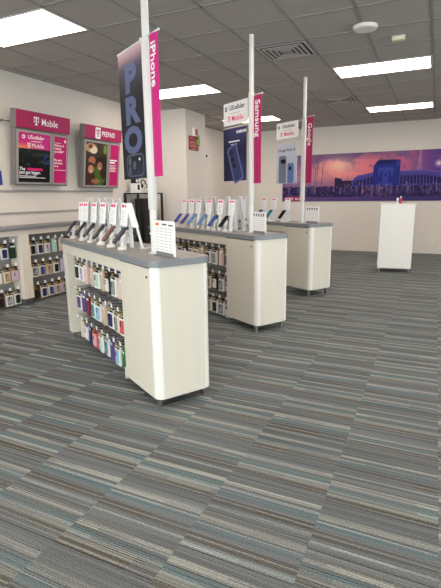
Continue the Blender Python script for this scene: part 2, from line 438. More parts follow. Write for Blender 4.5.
t = thing('smoke_detector', 'white rounded ceiling unit in front of the right ceiling light', 'smoke detector', (-.775, 5.10, ZC))
bm = B(); lathe(bm, [(.085, -.042), (.112, -.036), (.122, -.02), (.122, -.006)], 28); obj('housing', bm, 'white_plastic', t)
bm = B(); lathe(bm, [(.10, -.006), (.10, 0)], 28); obj('mounting_ring', bm, 'vent_dark', t)
t = thing('motion_sensor', 'small cream box on the ceiling right of the round ceiling unit', 'sensor', (-.50, 5.58, ZC))
bm = B(); box(bm, -.065, .065, -.035, .035, -.045, 0, bev=.006); obj('housing', bm, 'beige_plastic', t)
bm = B(); box(bm, -.035, .035, -.037, -.033, -.034, -.014); obj('lens', bm, 'white_plastic', t)

# ================================================================= MURAL
PXX = [(283, -3.70), (311.8, -2.935), (325, -2.598), (338, -2.275), (350, -1.983), (361, -1.720), (380, -1.279), (400, -.829), (420, -.394), (441, .047), (500, 1.2)]
def px_of(X):
    for (p, a), (q, c) in zip(PXX, PXX[1:]):
        if X <= c: return p+(q-p)*(X-a)/(c-a)
    return 500
MX0, MX1, MZ0, MZ1 = -3.70, 1.15, 1.235, 2.383
figs = [(random.uniform(286, 470), random.uniform(.74, .84), random.uniform(.05, .1), random.choice([(96,84,140),(70,58,120),(150,120,150),(40,32,84),(120,80,110),(88,96,160)])) for _ in range(90)]
def mural(u, v):
    X = MX0+u*(MX1-MX0); p = px_of(X)
    # sky
    c = mix((176,134,160), (234,132,140), sst(300, 335, p)); c = mix(c, (206,102,132), sst(350, 400, p)); c = mix(c, (92,62,138), sst(395, 440, p))
    c = mix(c, (122,90,140), .75*sst(.42, .68, v)*(1-sst(345, 400, p)))
    cl = fbm(p*.06, v*4+2)
    c = mix(c, (128,94,134), .95*sst(.44, .16, v)*sst(.42, .62, cl)*(1-sst(400,430,p))+.75*sst(.2, 0, v)*(1-sst(395, 420, p)))
    c = mix(c, (118,84,138), .5*sst(.5,.62,fbm(p*.11+5, v*7)))
    g = math.exp(-((p-338)/13)**2-((v-.26)/.15)**2); c = mix(c, (255,212,188), .95*g)
    g = math.exp(-((p-326)/22)**2-((v-.42)/.2)**2); c = mix(c, (240,152,148), .6*g)
    # masts
    for mx_, top in ((316.5, .08), (318.5, .05), (323.5, .2)):
        if abs(p-mx_-(v-.1)*-3) < .45 and top < v < .74: c = mix(c, (96,74,100), .6)
    # light beam
    if v < .62 and abs(p-419) < .7+v*4: c = mix(c, (186,160,196), .55*(1-v*1.2))
    # moonlit patch
    c = mix(c, (236,214,226), math.exp(-((p-438)/3)**2-((v-.27)/.05)**2))
    # stadium
    roof = .60-.14*sst(349, 359, p)-.05*sst(358, 374, p) if p < 373 else (.40 if p < 398 else .385+.07*sst(418, 452, p))
    if p > 349 and v > roof:
        d = v-roof; c = mix((84,70,150), (60,50,130), d*6)
        if d < .012: c = (110,96,176)
        if .10 < d and v < .655: c = (34,28,88) if (p*0.30) % 1 > .2 else (84,78,150)
        if v > .655: c = mix((66,54,132), (44,34,96), (v-.66)*12)
    # tower with the sign
    if 373 < p < 399.5 and .17+.10*sst(378,373,p) < v < .76:
        c = (34,42,128) if v > .24 else (26,30,96)
        if v < .30 and p > 396: c = (44,52,140)
        if 378 < p < 393 and .32 < v < .39: c = (58,70,160)
        if (383 < p < 388.5 and .30 < v < .70): c = (50,62,154)
        if (378 < p < 380.5 or 390.5 < p < 393) and .32 < v < .48: c = (54,66,156)
        if 384.5 < p < 387 and .44 < v < .50: c = (30,34,104)
    # dark blocks left of the stadium
    if 335 < p < 352 and v > .52+.05*(p > 342)-.02*sst(340, 336, p): c = (44,30,70)
    if p < 335 and v > .66+.03*vn(p*.5, 1): c = mix((60,42,86), (110,86,130), vn(p*.4, v*20)*.6)
    # crowd and pavement
    if v > .70:
        base = mix((62,44,100), (54,36,92), (p-300)/140); w = vn(p*.9, v*26); c = mix(base, (20,16,56), w*.9)
        if vn(p*.8+9, v*22+4) > .74: c = mix(c, (140,94,120) if p < 400 else (112,104,166), .5)
    for fxp, fv, fh, fc in figs:
        if ((p-fxp)/.8)**2+((v-fv)/fh)**2 < 1: c = mix(c, fc, .55)
        elif ((p-fxp)/.45)**2+((v-fv+fh*1.25)/.022)**2 < 1: c = mix(c, (170,130,140), .6)
    if v > .91: c = mix((96,70,124), (64,48,112), (p-310)/110+.3*vn(p*.3, v*30))
    return c
t = thing('wall_mural', 'long purple and pink dusk picture of a stadium on the back wall', 'mural', (0, YB, 0))
bm = B(); box(bm, MX0, MX1, -.02, 0, MZ0, MZ1); obj('backing_board', bm, 'navy', t)
paint('printed_scene', MX0, MX1, MZ0, MZ1, 330, 90, mural, t, y=-.0225)
bm = B(); box(bm, -3.5, -3.09, -.026, -.0215, MZ0+.0, MZ0+.125); lt = obj('logo_tag', bm, 'magenta_dim', t); lt['label'] = 'magenta corner tag with white lettering'
bm = B(); t_logo(bm, -3.43, MZ0+.063, .07, -.0262); text_bm(bm, 'Mobile', .085, -3.245, MZ0+.06, -.0262, bold=.001); obj('lettering', bm, 'white_text', lt)

t = thing('wall_outlet', 'small pale power outlet plate low on the back wall at right', 'outlet', (-.02, YB, .30))
bm = B(); box(bm, -.036, .036, -.007, 0, -.058, .058, bev=.003); obj('cover_plate', bm, 'white_plastic', t)
for z in (-.024, .024):
    bm = B(); prism(bm, rrect(-.016, .016, -.014+z, .014+z, .008, 5), .007, .0085, M=XZ); s = obj('socket', bm, 'beige_plastic', t)

# ================================================================= COUNTERS
YAW = -math.radians(30.86); ca, sa = math.cos(-YAW), math.sin(-YAW)
CO = [(-1.585, 2.375, .07), (-1.585, 4.25, .082), (-1.50, 6.12, .105)]
NAME = ['nearest counter', 'middle counter', 'farthest counter']
def W(k, a, b, z): return (CO[k][0]-a*ca+b*sa, CO[k][1]+a*sa+b*ca, z)   # a: along from the near end, b: depth, to world
ZT = 1.02
ROWZ = (.835, .535, .25)
def hook_cols(k): return [.60+.137*i for i in range(10)]
def counter(k):
    zb = CO[k][2]
    t = thing('display_counter', ['cream display counter with grey top, nearest the camera, tall PRO banner above', 'cream display counter with grey top, the middle one of three', 'cream display counter with grey top, the farthest, in front of the mural'][k],
              'counter', (CO[k][0], CO[k][1], 0), YAW, 'cream phone display counters')
    # local x = -a, y = b
    r = .05; EC = .535; bm = B()
    pts = rrect(-EC, 0, 0, .43, r, 10, (1, 0, 0, 1))
    prism(bm, rrect(-EC+.003, -.006, .006, .424, r, 10, (1,0,0,1)), zb, zb+.008); prism(bm, pts, zb+.006, .974)
    # window highlight painted on the rounded corners: paler, glossier slot of the same body
    for f in bm.faces:
        if f.smooth and f.calc_area() < .02 and f.calc_center_median().x > -.06: f.material_index = 1
    obj('end_cabinet', bm, ['cream_laminate', 'corner_highlight'], t)
    bm = B(); box(bm, -2.03, -1.93, 0, .43, zb, .974, bev=.006); obj('end_panel', bm, 'cream_laminate', t)
    bm = B(); box(bm, -1.93, -EC, 0, .43, .888, .974); obj('header_rail', bm, 'cream_laminate', t)
    bm = B(); box(bm, -1.93, -EC, .207, .223, zb+.01, .888)
    for i in range(11):
        z0 = zb+.015+i*.0715
        for y0 in (.199, .223): box(bm, -1.93, -EC, y0, y0+.008, z0, z0+.06)
    obj('slat_panel', bm, 'slat_grey', t)
    bm = B(); prism(bm, rrect(-2.05, .018, -.018, .448, .085, 12, (1, .3, .3, 1)), .976, ZT-.004); prism(bm, rrect(-2.046, .014, -.014, .444, .082, 12, (1, .3, .3, 1)), ZT-.004, ZT, 0, 1)
    obj('countertop', bm, ['top_edge', 'top_speckle'], t)
    bm = B(); box(bm, -EC, -.05, -.004, .002, .966, .976); obj('reveal_strip', bm, 'black', t)
    bm = B(); box(bm, -EC-.03, -EC, .0, .012, zb-.02, zb+.07); box(bm, -EC-.03, -EC, .0, .20, zb-.02, zb-.012); obj('base_bracket', bm, 'white_metal', t)
    for X in (-.062, -1.98):
        bm = B(); box(bm, X-.016, X+.016, .03, .052, .006, zb+.001); box(bm, X-.016, X+.016, .378, .40, .006, zb+.001); box(bm, X-.016, X+.016, .03, .40, 0, .008)
        obj('sled_foot', bm, 'chrome', t)
    bm = B(); cyl(bm, (-.092, -.004, .906), (-.092, .001, .906), .0085, seg=16); cyl(bm, (-.092, -.006, .906), (-.092, -.004, .906), .005, seg=12); obj('lock', bm, 'dark_metal', t)
    if k == 2: return t
    cols = hook_cols(k)
    for ri, z in enumerate(ROWZ):
        use = cols if (k == 0 or ri == 0) else cols[:5]
        for a in use:
            bm = B(); cyl(bm, (-a, .199, z), (-a, .045, z), .004, seg=8); cyl(bm, (-a, .045, z), (-a, .039, z+.012), .004, seg=8); box(bm, -a-.012, -a+.012, .193, .199, z-.018, z+.012)
            cyl(bm, (-a, .199, z+.022), (-a, .047, z+.022), .0035, seg=6)
            h = obj('peg_hook', bm, 'hook_steel', t)
            bm = B(); box(bm, -a-.015, -a+.015, .037, .041, z+.004, z+.036); obj('price_tag', bm, 'white_card', h)
    return t
for k in range(3): counter(k)

# ---------------------------------------------------------------- packages
PACKC = dict(teal=(96,150,160), navy=(38,44,92), purple=(92,74,128), maroon=(128,44,62), pink=(226,180,178), blush=(222,196,182), beige=(214,190,164), white=(238,236,232), black=(24,24,26),
             green=(52,120,58), coral=(214,84,98), mint=(176,214,196), grey=(150,148,146), lilac=(200,184,210), blue=(58,86,150), red=(186,36,50), brown=(112,70,42), cream=(232,222,200), tan=(190,160,128), pale_blue=(150,190,214), dark_green=(20,48,30))
for n_, c_ in PACKC.items(): mat('pk_'+n_, c_, .4)
mat('pk_yellow', (224, 186, 50), .45)
HIGH = {}
def pack_proto(box_c, case_c, style):
    """returns meshes of one hanging pack; origin at the hook, pack hangs below"""
    key = (box_c, case_c, style)
    if key in HIGH: return HIGH[key]
    w, h, d = (.106, .205, .02) if style != 'slim' else (.078, .205, .026)
    bm = B(); box(bm, -w/2, w/2, -d/2, d/2, -h+.012, -.03, bev=.002)
    # hang tab with its slot
    pts = rrect(-w/2+.004, w/2-.004, -.034, .006, .006, 4)
    if style == 'slim': prism(bm, pts, -.0012, .0012, M=XZ)
    b_ = bm; parts = []
    parts.append(('carton', b_, ['pk_'+box_c]))
    y = -d/2-.0005
    if style in ('case', 'ring', 'frame'):
        bm = B(); prism(bm, rrect(-.034, .034, -h+.03, -.066, .012, 5), -y, -y+.007, M=XZ)
        cs = ['pk_'+case_c]
        cyl(bm, (-.016, y-.007, -.086), (-.016, y-.0095, -.086), .009, seg=12, mi=1); cyl(bm, (-.016, y-.007, -.108), (-.016, y-.0095, -.108), .009, seg=12, mi=1)
        parts.append(('phone_case', bm, cs+['black']))
    if style == 'ring':
        bm = B(); n = 20
        for i in range(n):
            a, c = 2*PI*i/n, 2*PI*(i+1)/n
            cyl(bm, (.02*math.cos(a), y-.009, -.125+.02*math.sin(a)), (.02*math.cos(c), y-.009, -.125+.02*math.sin(c)), .0022, seg=6)
        parts.append(('magnet_ring', bm, ['pk_grey' if case_c != 'grey' else 'pk_white']))
    bm = B()
    if style != 'slim': prism(bm, pts, -.0012, .0012, M=XZ); box(bm, -w/2+.012, -.004, -.0022, -.0012, -.020, -.010, 1)
    box(bm, -w/2+.003, w/2-.003, y-.001, y+.0004, -.050, -.032); box(bm, -w/2+.006, -.006, y-.0016, y-.0006, -.046, -.038, 1)
    parts.append(('header_strip', bm, ['black' if style != 'slim' else 'pk_white', 'pk_yellow' if style != 'slim' else 'pk_grey']))
    out = []
    for nm, b2, ms in parts:
        bmesh.ops.recalc_face_normals(b2, faces=b2.faces); crease(b2); me = bpy.data.meshes.new(nm); b2.to_mesh(me); b2.free()
        for m_ in ms: me.materials.append(MATS[m_])
        out.append((nm, me))
    HIGH[key] = out; return out
def pack(spec, loc, rotz, label, group):
    t = thing('accessory_pack', label, 'phone accessory', loc, rotz, group)
    for nm, me in pack_proto(*spec):
        o = bpy.data.objects.new(nm, me); C.objects.link(o); o.parent = t
ORD = ['first', 'second', 'third', 'fourth', 'fifth', 'sixth', 'seventh', 'eighth', 'ninth', 'tenth']
ROWN = ['top', 'middle', 'bottom']
def look(s):
    b_, c_, st = s
    b_ = b_.replace('_', ' '); c_ = c_.replace('_', ' ')
    return {'slim': f'slim {b_} pack', 'case': f'{b_} pack with {c_} case', 'ring': f'{b_} pack with {c_} ring case', 'frame': f'{b_} pack framing {c_} case'}[st]
# nearest counter, left (far end) to right
S0 = [[('white','black','case'),('white','lilac','case'),('blush','x','slim'),('blush','beige','slim'),('white','mint','case'),('beige','x','slim'),('black','white','case'),('white','grey','case'),('blush','x','slim'),('beige','black','case')],
      [('white','purple','case'),('purple','x','slim'),('maroon','x','slim'),('white','teal','frame'),('white','pale_blue','case'),('beige','x','slim'),('white','navy','case'),('cream','grey','case'),('white','coral','case'),('mint','green','case')],
      [('cream','x','slim'),('lilac','white','case'),('navy','x','slim'),('coral','pink','frame'),('white','mint','case'),('white','teal','frame'),('purple','x','slim'),('white','pale_blue','case'),('green','x','slim'),('white','red','frame')]]
for ri, z in enumerate(ROWZ):
    for j, a in enumerate(reversed(hook_cols(0))):
        s = S0[ri][j]
        for dpt, bb, wd in ((0, .078, ''), (1, .118, 'rear ')):
            s2 = s if dpt == 0 else random.choice([s, (s[0], 'white' if s[2] == 'slim' else s[1], s[2])])
            pack(s, W(0, a+random.uniform(-.006, .006), bb+random.uniform(-.006, .006), z-.012), YAW+random.uniform(-.13, .13),
                 f'{wd}{look(s)}, {ORD[j]} hook from left, {ROWN[ri]} row, nearest counter', 'packs hanging in the nearest counter')
S1 = [[('white','black','case'),('white','navy','case'),('black','white','case'),('white','grey','case'),('white','tan','case'),('beige','x','slim'),('white','black','frame'),('white','grey','case'),('blush','x','slim'),('white','black','case')],
      [('white','black','case'),('cream','grey','case'),('black','white','case'),('white','grey','ring'),('black','white','case')],
      [('white','black','case'),('cream','grey','case'),('white','black','case'),('white','grey','ring'),('white','black','case')]]
for ri, z in enumerate(ROWZ):
    cl = list(reversed(hook_cols(1))) if ri == 0 else list(reversed(hook_cols(1)[:5]))
    for j, a in enumerate(cl):
        s = S1[ri][j]; nr = len(cl)-1-j
        pack(s, W(1, a, .07, z-.012), YAW+random.uniform(-.08, .08), f'{look(s)}, {ORD[nr]} hook from right, {ROWN[ri]} row, middle counter', 'packs hanging in the middle counter')

# ------------------------------------------------------------- banner poles
def pole(k, ab, label):
    p = W(k, ab[0], ab[1], ZT)
    t = thing('banner_pole', label, 'pole', p, YAW, 'white banner poles on the counters')
    bm = B(); lathe(bm, [(.045, 0), (.045, .006), (.030, .010), (.026, .014)], 24); obj('base_flange', bm, 'white_metal', t)
    bm = B(); cyl(bm, (0,0,.01), (0,0,.33), .0255, seg=24); obj('lower_tube', bm, 'white_metal', t)
    bm = B(); lathe(bm, [(.027, .305), (.0325, .315), (.0325, 1.395), (.027, 1.405)], 24); obj('sleeve', bm, 'white_metal', t)
    bm = B(); cyl(bm, (0,0,1.40), (0,0,1.925), .0245, seg=24); obj('upper_tube', bm, 'white_metal', t)
    bm = B(); lathe(bm, [(.026, 1.92), (.026, 1.93), (.018, 1.936)], 24); obj('end_cap', bm, 'white_plastic', t)
    return p
PA = [(.365, .20), (.325, .18), (.375, .18)]
POLES = [pole(0, PA[0], 'white pole on the nearest counter carrying the PRO banner'),
         pole(1, PA[1], 'white pole on the middle counter carrying the Samsung blade'),
         pole(2, PA[2], 'white pole on the farthest counter carrying the Google blade')]

def hang(name, label, cat, k, group):
    p = W(k, PA[k][0], PA[k][1], 0); return thing(name, label, cat, (p[0], p[1], 0), YAW, group)

def blade(k, txt, size, label, m='magenta_blade', z0=1.548, z1=2.42, x0=.045, x1=.165, zt=2.36):
    t = hang('blade_banner', label, 'banner', k, 'pink blade banners on the poles')
    bm = B()
    n = 10; pts = [(x0+(x1-x0)*i/n, -.012*math.sin(PI*i/n)) for i in range(n+1)]; pts = pts+[(p[0], p[1]+.003) for p in reversed(pts)]
    prism(bm, pts, z0, z1)
    for f in bm.faces: f.smooth = False
    o = obj('panel', bm, m, t)
    bm = B(); cyl(bm, (.033, 0, z1+.006), (x1+.012, 0, z1+.006), .006, seg=10); cyl(bm, (x1+.012, 0, z1+.006), (x1+.02, 0, z1+.006), .0085, seg=10); obj('arm', bm, 'white_metal', t)
    bm = B(); text_bm(bm, txt, size, (x0+x1)/2+.014, zt, -.0135, align='LEFT', rot=-PI/2, bold=.0008, ext=.0015); obj('lettering', bm, 'white_text', t)
blade(0, 'iPhone', .098, 'magenta blade banner lettered iPhone on the nearest pole', zt=2.375)
blade(1, 'Samsung', .102, 'magenta blade banner lettered Samsung on the middle pole', m='magenta_deep', z0=1.535, z1=2.385, x0=.04, x1=.155, zt=2.34)
blade(2, 'Google', .10, 'dark magenta blade banner lettered Google on the farthest pole', m='magenta_deep', z0=1.57, z1=2.44, x0=.045, x1=.165, zt=2.36)

# PRO banner --------------------------------------------------------------
t = hang('hanging_banner', 'tall dark banner with PRO in big slate letters, hung left of nearest pole', 'banner', 0, 'product banners on the poles')
BX0, BX1, BZ0, BZ1 = -.475, -.075, 1.545, 2.42
def pro_bg(u, v):
    c = mix((196,160,166), (70,62,78), sst(.0, .16, v)); c = mix(c, (24,24,32), sst(.12, .42, v)); c = mix(c, (52,60,84), .75*sst(.72, 1., v)*(.3+.7*u)); 
    return mix(c, (14,14,20), .5*sst(.16, 0, u)*sst(.1, .4, v))
bm = B(); box(bm, BX0, BX1, 0, .003, BZ0, BZ1); obj('backing_sheet', bm, 'black', t)
paint('printed_face', BX0, BX1, BZ0, BZ1, 24, 60, pro_bg, t, y=-.0025)
bm = B(); cyl(bm, (-.033, 0, BZ1+.008), (BX0-.006, 0, BZ1+.008), .007, seg=10)
for x in (BX0+.02, BX1-.02): cyl(bm, (x, 0, BZ1+.008), (x, 0, BZ1-.012), .004, seg=8)
cyl(bm, (BX1+.012, -.012, BZ1+.008), (BX1+.012, .012, BZ1+.008), .014, seg=12); obj('arm', bm, 'white_metal', t)
# block letters P R O, stacked: outlines with holes as boxes
bm = B(); ly = -.0028
def ring(x0, x1, z0, z1, w, r, mi=0, notch=()):
    """rounded outline ring"""
    o_ = rrect(x0, x1, z0, z1, r, 5); i_ = rrect(x0+w, x1-w, z0+w, z1-w, max(.004, r-w*.6), 5); n = len(o_)
    for y_ in (ly-.0012,):
        a = [bm.verts.new((p[0], y_, p[1])) for p in o_]; c = [bm.verts.new((p[0], y_, p[1])) for p in i_]
        a2 = [bm.verts.new((p[0], ly, p[1])) for p in o_]; c2 = [bm.verts.new((p[0], ly, p[1])) for p in i_]
        for i in range(n):
            j = (i+1) % n
            for q in ((a[i], a[j], c[j], c[i]), (a[i], a2[i], a2[j], a[j]), (c[i], c[j], c2[j], c2[i])): bm.faces.new(q).material_index = mi
def bar(x0, x1, z0, z1): box(bm, x0, x1, ly-.0012, ly, z0, z1)
lx0, lx1 = -.415, -.135
for ch, z in (('P', 2.235), ('R', 2.022), ('O', 1.818)):
    bm = B(); text_bm(bm, ch, .242, -.272, z-.01, ly-.0008, bold=.013, wx=1.55, valign='CENTER'); obj('big_letter', bm, 'slate_letter', t)
bm = B()
mat('phone_print', (50, 58, 82), .35)
bm = B(); ring(lx0+.01, lx1+.03, 1.56, 1.72, .012, .045)
for cx, cz in ((-.345, 1.672), (-.345, 1.605), (-.265, 1.64)): cyl(bm, (cx, ly-.003, cz), (cx, ly, cz), .03, seg=18)
cyl(bm, (-.175, ly-.003, 1.68), (-.175, ly, 1.68), .010, seg=12, mi=1)
obj('phone_picture', bm, ['phone_print', 'white_text'], t)

# white carrier signs + posters on poles 2, 3 ------------------------------
def carrier(k, x0, x1, z0, z1, label):
    t = hang('hanging_sign', label, 'sign', k, 'white hanging signs on the poles')
    bm = B(); box(bm, x0, x1, -.004, .004, z0, z1, bev=.0015); obj('panel', bm, 'white_card', t)
    bm = B(); cyl(bm, (-.03, 0, z1-.012), (x1+.002, 0, z1-.012), .006, seg=10); cyl(bm, (-.03, 0, z0+.015), (x1+.002, 0, z0+.015), .006, seg=10); obj('arm', bm, 'white_metal', t)
    w = x1-x0; cx = (x0+x1)/2; h = z1-z0
    bm = B(); star_mark(bm, x0+.115*w, z1-.26*h, h*.11, -.0042); obj('logo_mark', bm, 'navy', t)
    bm = B(); text_bm(bm, 'UScellular', h*.29, cx+.07*w, z1-.25*h, -.0042, bold=.0012)
    obj('dark_lettering', bm, 'navy', t)
    bm = B(); bars(bm, [(cx-.2*w, cx+.2*w, z1-.49*h, .008)], -.0042); obj('fine_print', bm, 'print_grey', t)
    bm = B(); t_logo(bm, x0+.24*w, z1-.72*h, h*.24, -.0042); obj('logo_mark', bm, 'magenta', t); bm = B(); text_bm(bm, 'Mobile', h*.33, cx+.09*w, z1-.73*h, -.0042, bold=.0008); obj('pink_lettering', bm, 'magenta', t)
carrier(1, -.49, -.06, 2.155, 2.385, 'white sign with navy and pink lettering, hung on the middle pole')
carrier(2, -.57, -.12, 2.205, 2.43, 'white sign with navy and pink lettering, hung on the farthest pole')

t = hang('product_poster', 'dark blue phone poster hung under the white sign, middle pole', 'poster', 1, 'product banners on the poles')
def sam(u, v):
    c = mix((58,62,104), (30,30,60), sst(0, .5, v)); c = mix(c, (84,92,150), .5*math.exp(-((u-.75)/.3)**2-((v-.9)/.3)**2)); return mix(c, (20,22,44), sst(.5, 0, u)*.5)
x0, x1, z0, z1 = -.50, -.085, 1.57, 2.12
bm = B(); box(bm, x0, x1, 0, .003, z0, z1); obj('backing_sheet', bm, 'navy', t)
paint('printed_face', x0, x1, z0, z1, 20, 28, sam, t, y=-.0025)
bm = B(); cyl(bm, (-.03, 0, z1+.01), (x0, 0, z1+.01), .006, seg=10); obj('arm', bm, 'white_metal', t)
mat('phone_blue', (46, 52, 94), .4, spec=.3); mat('phone_lens', (12, 12, 24), .2); mat('phone_edge', (92, 100, 152), .4)
bm = B(); M = Matrix.Translation((-.29, 0, 1.765)) @ Matrix.Rotation(-.36, 4, 'Y') @ XZ @ Matrix.Scale(1.08, 4)
prism(bm, rrect(-.08, .09, -.2, .17, .03, 6), .003, .0045, 0, M=M); prism(bm, rrect(-.062, .072, -.185, .155, .025, 6), .0045, .0052, 1, M=M)
for i in range(3):
    p = M @ Vector((-.018, .105-.065*i, .0052)); cyl(bm, p, (p[0], p[1]-.002, p[2]), .027, seg=16, mi=2)
obj('phone_picture', bm, ['phone_edge', 'phone_blue', 'phone_lens'], t)
bm = B(); text_bm(bm, 'SAMSUNG', .04, -.165, 2.075, -.003, bold=.0012); bars(bm, [(-.40, -.20, 1.985, .014), (-.36, -.25, 1.955, .007)], -.0028); obj('lettering', bm, 'white_text', t)

t = hang('product_poster', 'pale poster with a grey and a blue phone, hung on farthest pole', 'poster', 2, 'product banners on the poles')
def goo(u, v): return mix((206,208,220), (176,182,204), v*.8+.2*u)
x0, x1, z0, z1 = -.56, -.13, 1.575, 2.13
bm = B(); box(bm, x0, x1, 0, .003, z0, z1); obj('backing_sheet', bm, 'white_card', t)
paint('printed_face', x0, x1, z0, z1, 10, 14, goo, t, y=-.0025)
bm = B(); cyl(bm, (-.03, 0, z1+.01), (x0, 0, z1+.01), .006, seg=10); obj('arm', bm, 'white_metal', t)
mat('phone_grey', (112, 120, 136), .3); mat('phone_sky', (96, 118, 178), .3)
bm = B(); prism(bm, rrect(-.51, -.35, 1.58, 1.97, .03, 6), .003, .0045, 0, M=XZ); prism(bm, rrect(-.47, -.36, 1.86, 1.92, .029, 6), .0045, .006, 2, M=XZ)
for i in (0, 1): cyl(bm, (-.44+.05*i, -.006, 1.89), (-.44+.05*i, -.0075, 1.89), .018, seg=14, mi=2)
prism(bm, rrect(-.32, -.19, 1.58, 1.86, .028, 6), .003, .0045, 1, M=XZ); prism(bm, rrect(-.295, -.24, 1.76, 1.815, .025, 6), .0045, .006, 2, M=XZ)
obj('phone_picture', bm, ['phone_grey', 'phone_sky', 'phone_lens'], t)
bm = B(); text_bm(bm, 'Google Pixel 10', .056, -.345, 2.045, -.003, bold=.0009); obj('lettering', bm, 'print_dark', t)

# ------------------------------------------------------------ price placards
def placard(k, a0, a1, bb, z1, label, icons):
    w = a1-a0; t = thing('price_placard', label, 'price card', W(k, (a0+a1)/2, bb, ZT), YAW, 'price placards at the counter ends')
    bm = B(); box(bm, -w*.42, w*.42, -.03, .03, 0, .006); box(bm, -w*.42, w*.42, -.007, -.003, .006, .03); box(bm, -w*.42, w*.42, .003, .007, .006, .03); obj('base', bm, 'top_edge', t)
    h = z1-ZT; bm = B(); box(bm, -w/2, w/2, -.0025, .0025, .012, h, bev=.001); obj('card', bm, 'white_card', t)
    bm = B()
    for r_ in range(8):
        for c_ in range(4): bars(bm, [(-w*.42+c_*w*.21, -w*.42+c_*w*.21+w*.15, .045+r_*h*.085, h*.022)], -.0026)
    obj('price_table', bm, 'print_grey', t)
    bm = B()
    if icons:
        for c_ in range(5): box(bm, -w*.42+c_*w*.175, -w*.42+c_*w*.175+w*.09, -.0034, -.0026, h*.80, h*.93, 1)
    else:
        box(bm, -w*.42, -w*.26, -.0034, -.0026, h*.86, h*.93, 0); bars(bm, [(-w*.1, w*.12, h*.9, h*.04), (w*.2, w*.42, h*.885, h*.035)], -.0026, mi=1)
    obj('header_marks', bm, ['orange', 'print_dark'], t)
placard(0, .0, .29, .17, 1.258, 'large white price card with printed table, end of the nearest counter', False)
placard(1, .065, .285, .17, 1.245, 'white price card with rows of icons, end of the middle counter', True)
placard(2, .03, .29, .17, 1.25, 'white price card with dark icons, end of the farthest counter', True)

# --------------------------------------------------- phones, mounts, label stands
def mk_mount():
    t = thing('phone_mount', '', 'phone stand', (0,0,0), YAW)
    bm = B(); lathe(bm, [(.034, 0), (.034, .012), (.028, .02), (.018, .026)], 20); obj('puck', bm, 'white_plastic', t)
    bm = B(); cyl(bm, (0, 0, .02), (0, .012, .078), .014, .011, seg=14); box(bm, -.016, .016, -.006, .026, .074, .086); obj('neck', bm, 'white_plastic', t)
    bm = B(); M = Matrix.Translation((0, 0, .095)) @ Matrix.Rotation(-math.radians(42), 4, 'X')
    vs = box(bm, -.026, .026, -.001, .012, -.035, .035); bmesh.ops.transform(bm, matrix=M, verts=vs)
    for sx in (-1, 1):
        vs = box(bm, sx*.040-.003, sx*.040+.003, -.013, .004, -.02, .02); bmesh.ops.transform(bm, matrix=M, verts=vs)
        vs = box(bm, min(sx*.026, sx*.040), max(sx*.026, sx*.040), -.001, .003, -.008, .008); bmesh.ops.transform(bm, matrix=M, verts=vs)
    obj('clamp', bm, 'white_plastic', t)
    return t
def mk_phone(body):
    t = thing('smartphone', '', 'phone', (0,0,0), YAW)
    M = Matrix.Rotation(-math.radians(42), 4, 'X')
    bm = B(); vs = prism(bm, rrect(-.037, .037, -.078, .078, .011, 6), .0015, .0105, M=M @ XZ)
    obj('body', bm, body, t)
    bm = B(); prism(bm, rrect(-.0345, .0345, -.0755, .0755, .009, 6), .0105, .0109, M=M @ XZ); obj('screen', bm, {'ph_blue': 'scr_blue', 'ph_sky': 'scr_sky', 'ph_lilac': 'scr_lilac', 'ph_teal': 'scr_teal', 'ph_slate': 'scr_blue', 'ph_brown': 'scr_brown'}.get(body, 'screen_dark'), t)
    bm = B(); vs = prism(bm, rrect(-.033, -.004, .035, .072, .007, 4), -.001, .0016, M=M @ XZ); obj('camera_bump', bm, body, t)
    return t
def mk_label(dz=0., cap=False):
    """bent clear-white sheet: card in front, loop over the top, leg down the back"""
    t = thing('label_stand', '', 'label stand', (0,0,0), YAW)
    bm = B(); pts = [(-.035, .002), (-.012, .002), (-.004, .012), (.0, .10), (.016, .20), (.030, .33+dz), (.036, .343+dz), (.046, .343+dz), (.054, .33+dz), (.060, .2), (.066, .004), (.078, .002)]
    strip(bm, pts, .052, .003); obj('bent_strip', bm, 'clear_sheet', t)
    Mx = Matrix.Translation((0, .016, .264+dz)) @ Matrix.Rotation(-.13, 4, 'X')
    bm = B(); vs = box(bm, -.048, .048, -.005, -.001, -.085, .085, bev=.001); bmesh.ops.transform(bm, matrix=Mx, verts=bm.verts); cd = obj('card', bm, 'white_card', t)
    bm = B(); box(bm, -.034, -.006, -.0062, -.005, .052, .074); box(bm, .004, .032, -.0062, -.005, .052, .074); bmesh.ops.transform(bm, matrix=Mx, verts=bm.verts); obj('logo_mark', bm, 'magenta', cd)
    bm = B(); bars(bm, [(-.036, random.uniform(.0, .036), .034-.0125*i, .004) for i in range(9)], -.005); bmesh.ops.transform(bm, matrix=Mx, verts=bm.verts); obj('fine_print', bm, 'print_grey', cd)
    if cap:
        bm = B(); box(bm, -.014, .014, .0545, .0575, .322+dz, .333+dz); obj('top_mark', bm, 'magenta_dim', t)
    return t
for nm, c_ in dict(ph_navy=(38,46,84), ph_dark=(34,30,42), ph_brown=(86,50,44), ph_blue=(70,100,180), ph_lilac=(86,84,140), ph_sky=(110,160,200), ph_teal=(40,110,116), ph_slate=(60,74,120)).items(): mat(nm, c_, .3, .2)
for nm, c_ in dict(scr_blue=(48,78,160), scr_sky=(96,146,200), scr_lilac=(84,80,156), scr_teal=(40,130,140), scr_brown=(120,66,54)).items(): mat(nm, c_, .12)
mount0, label0, label1 = mk_mount(), mk_label(), mk_label(.035, True)
phones0 = {}
used = set()
def place(kind, proto, loc, rz, label, group, swap=None):
    if kind not in used:
        used.add(kind); proto.location = loc; proto.rotation_euler = (0, 0, rz); proto['label'] = label; proto['group'] = group
        return proto
    o = dup(proto, label, loc, rz); o['group'] = group; return o
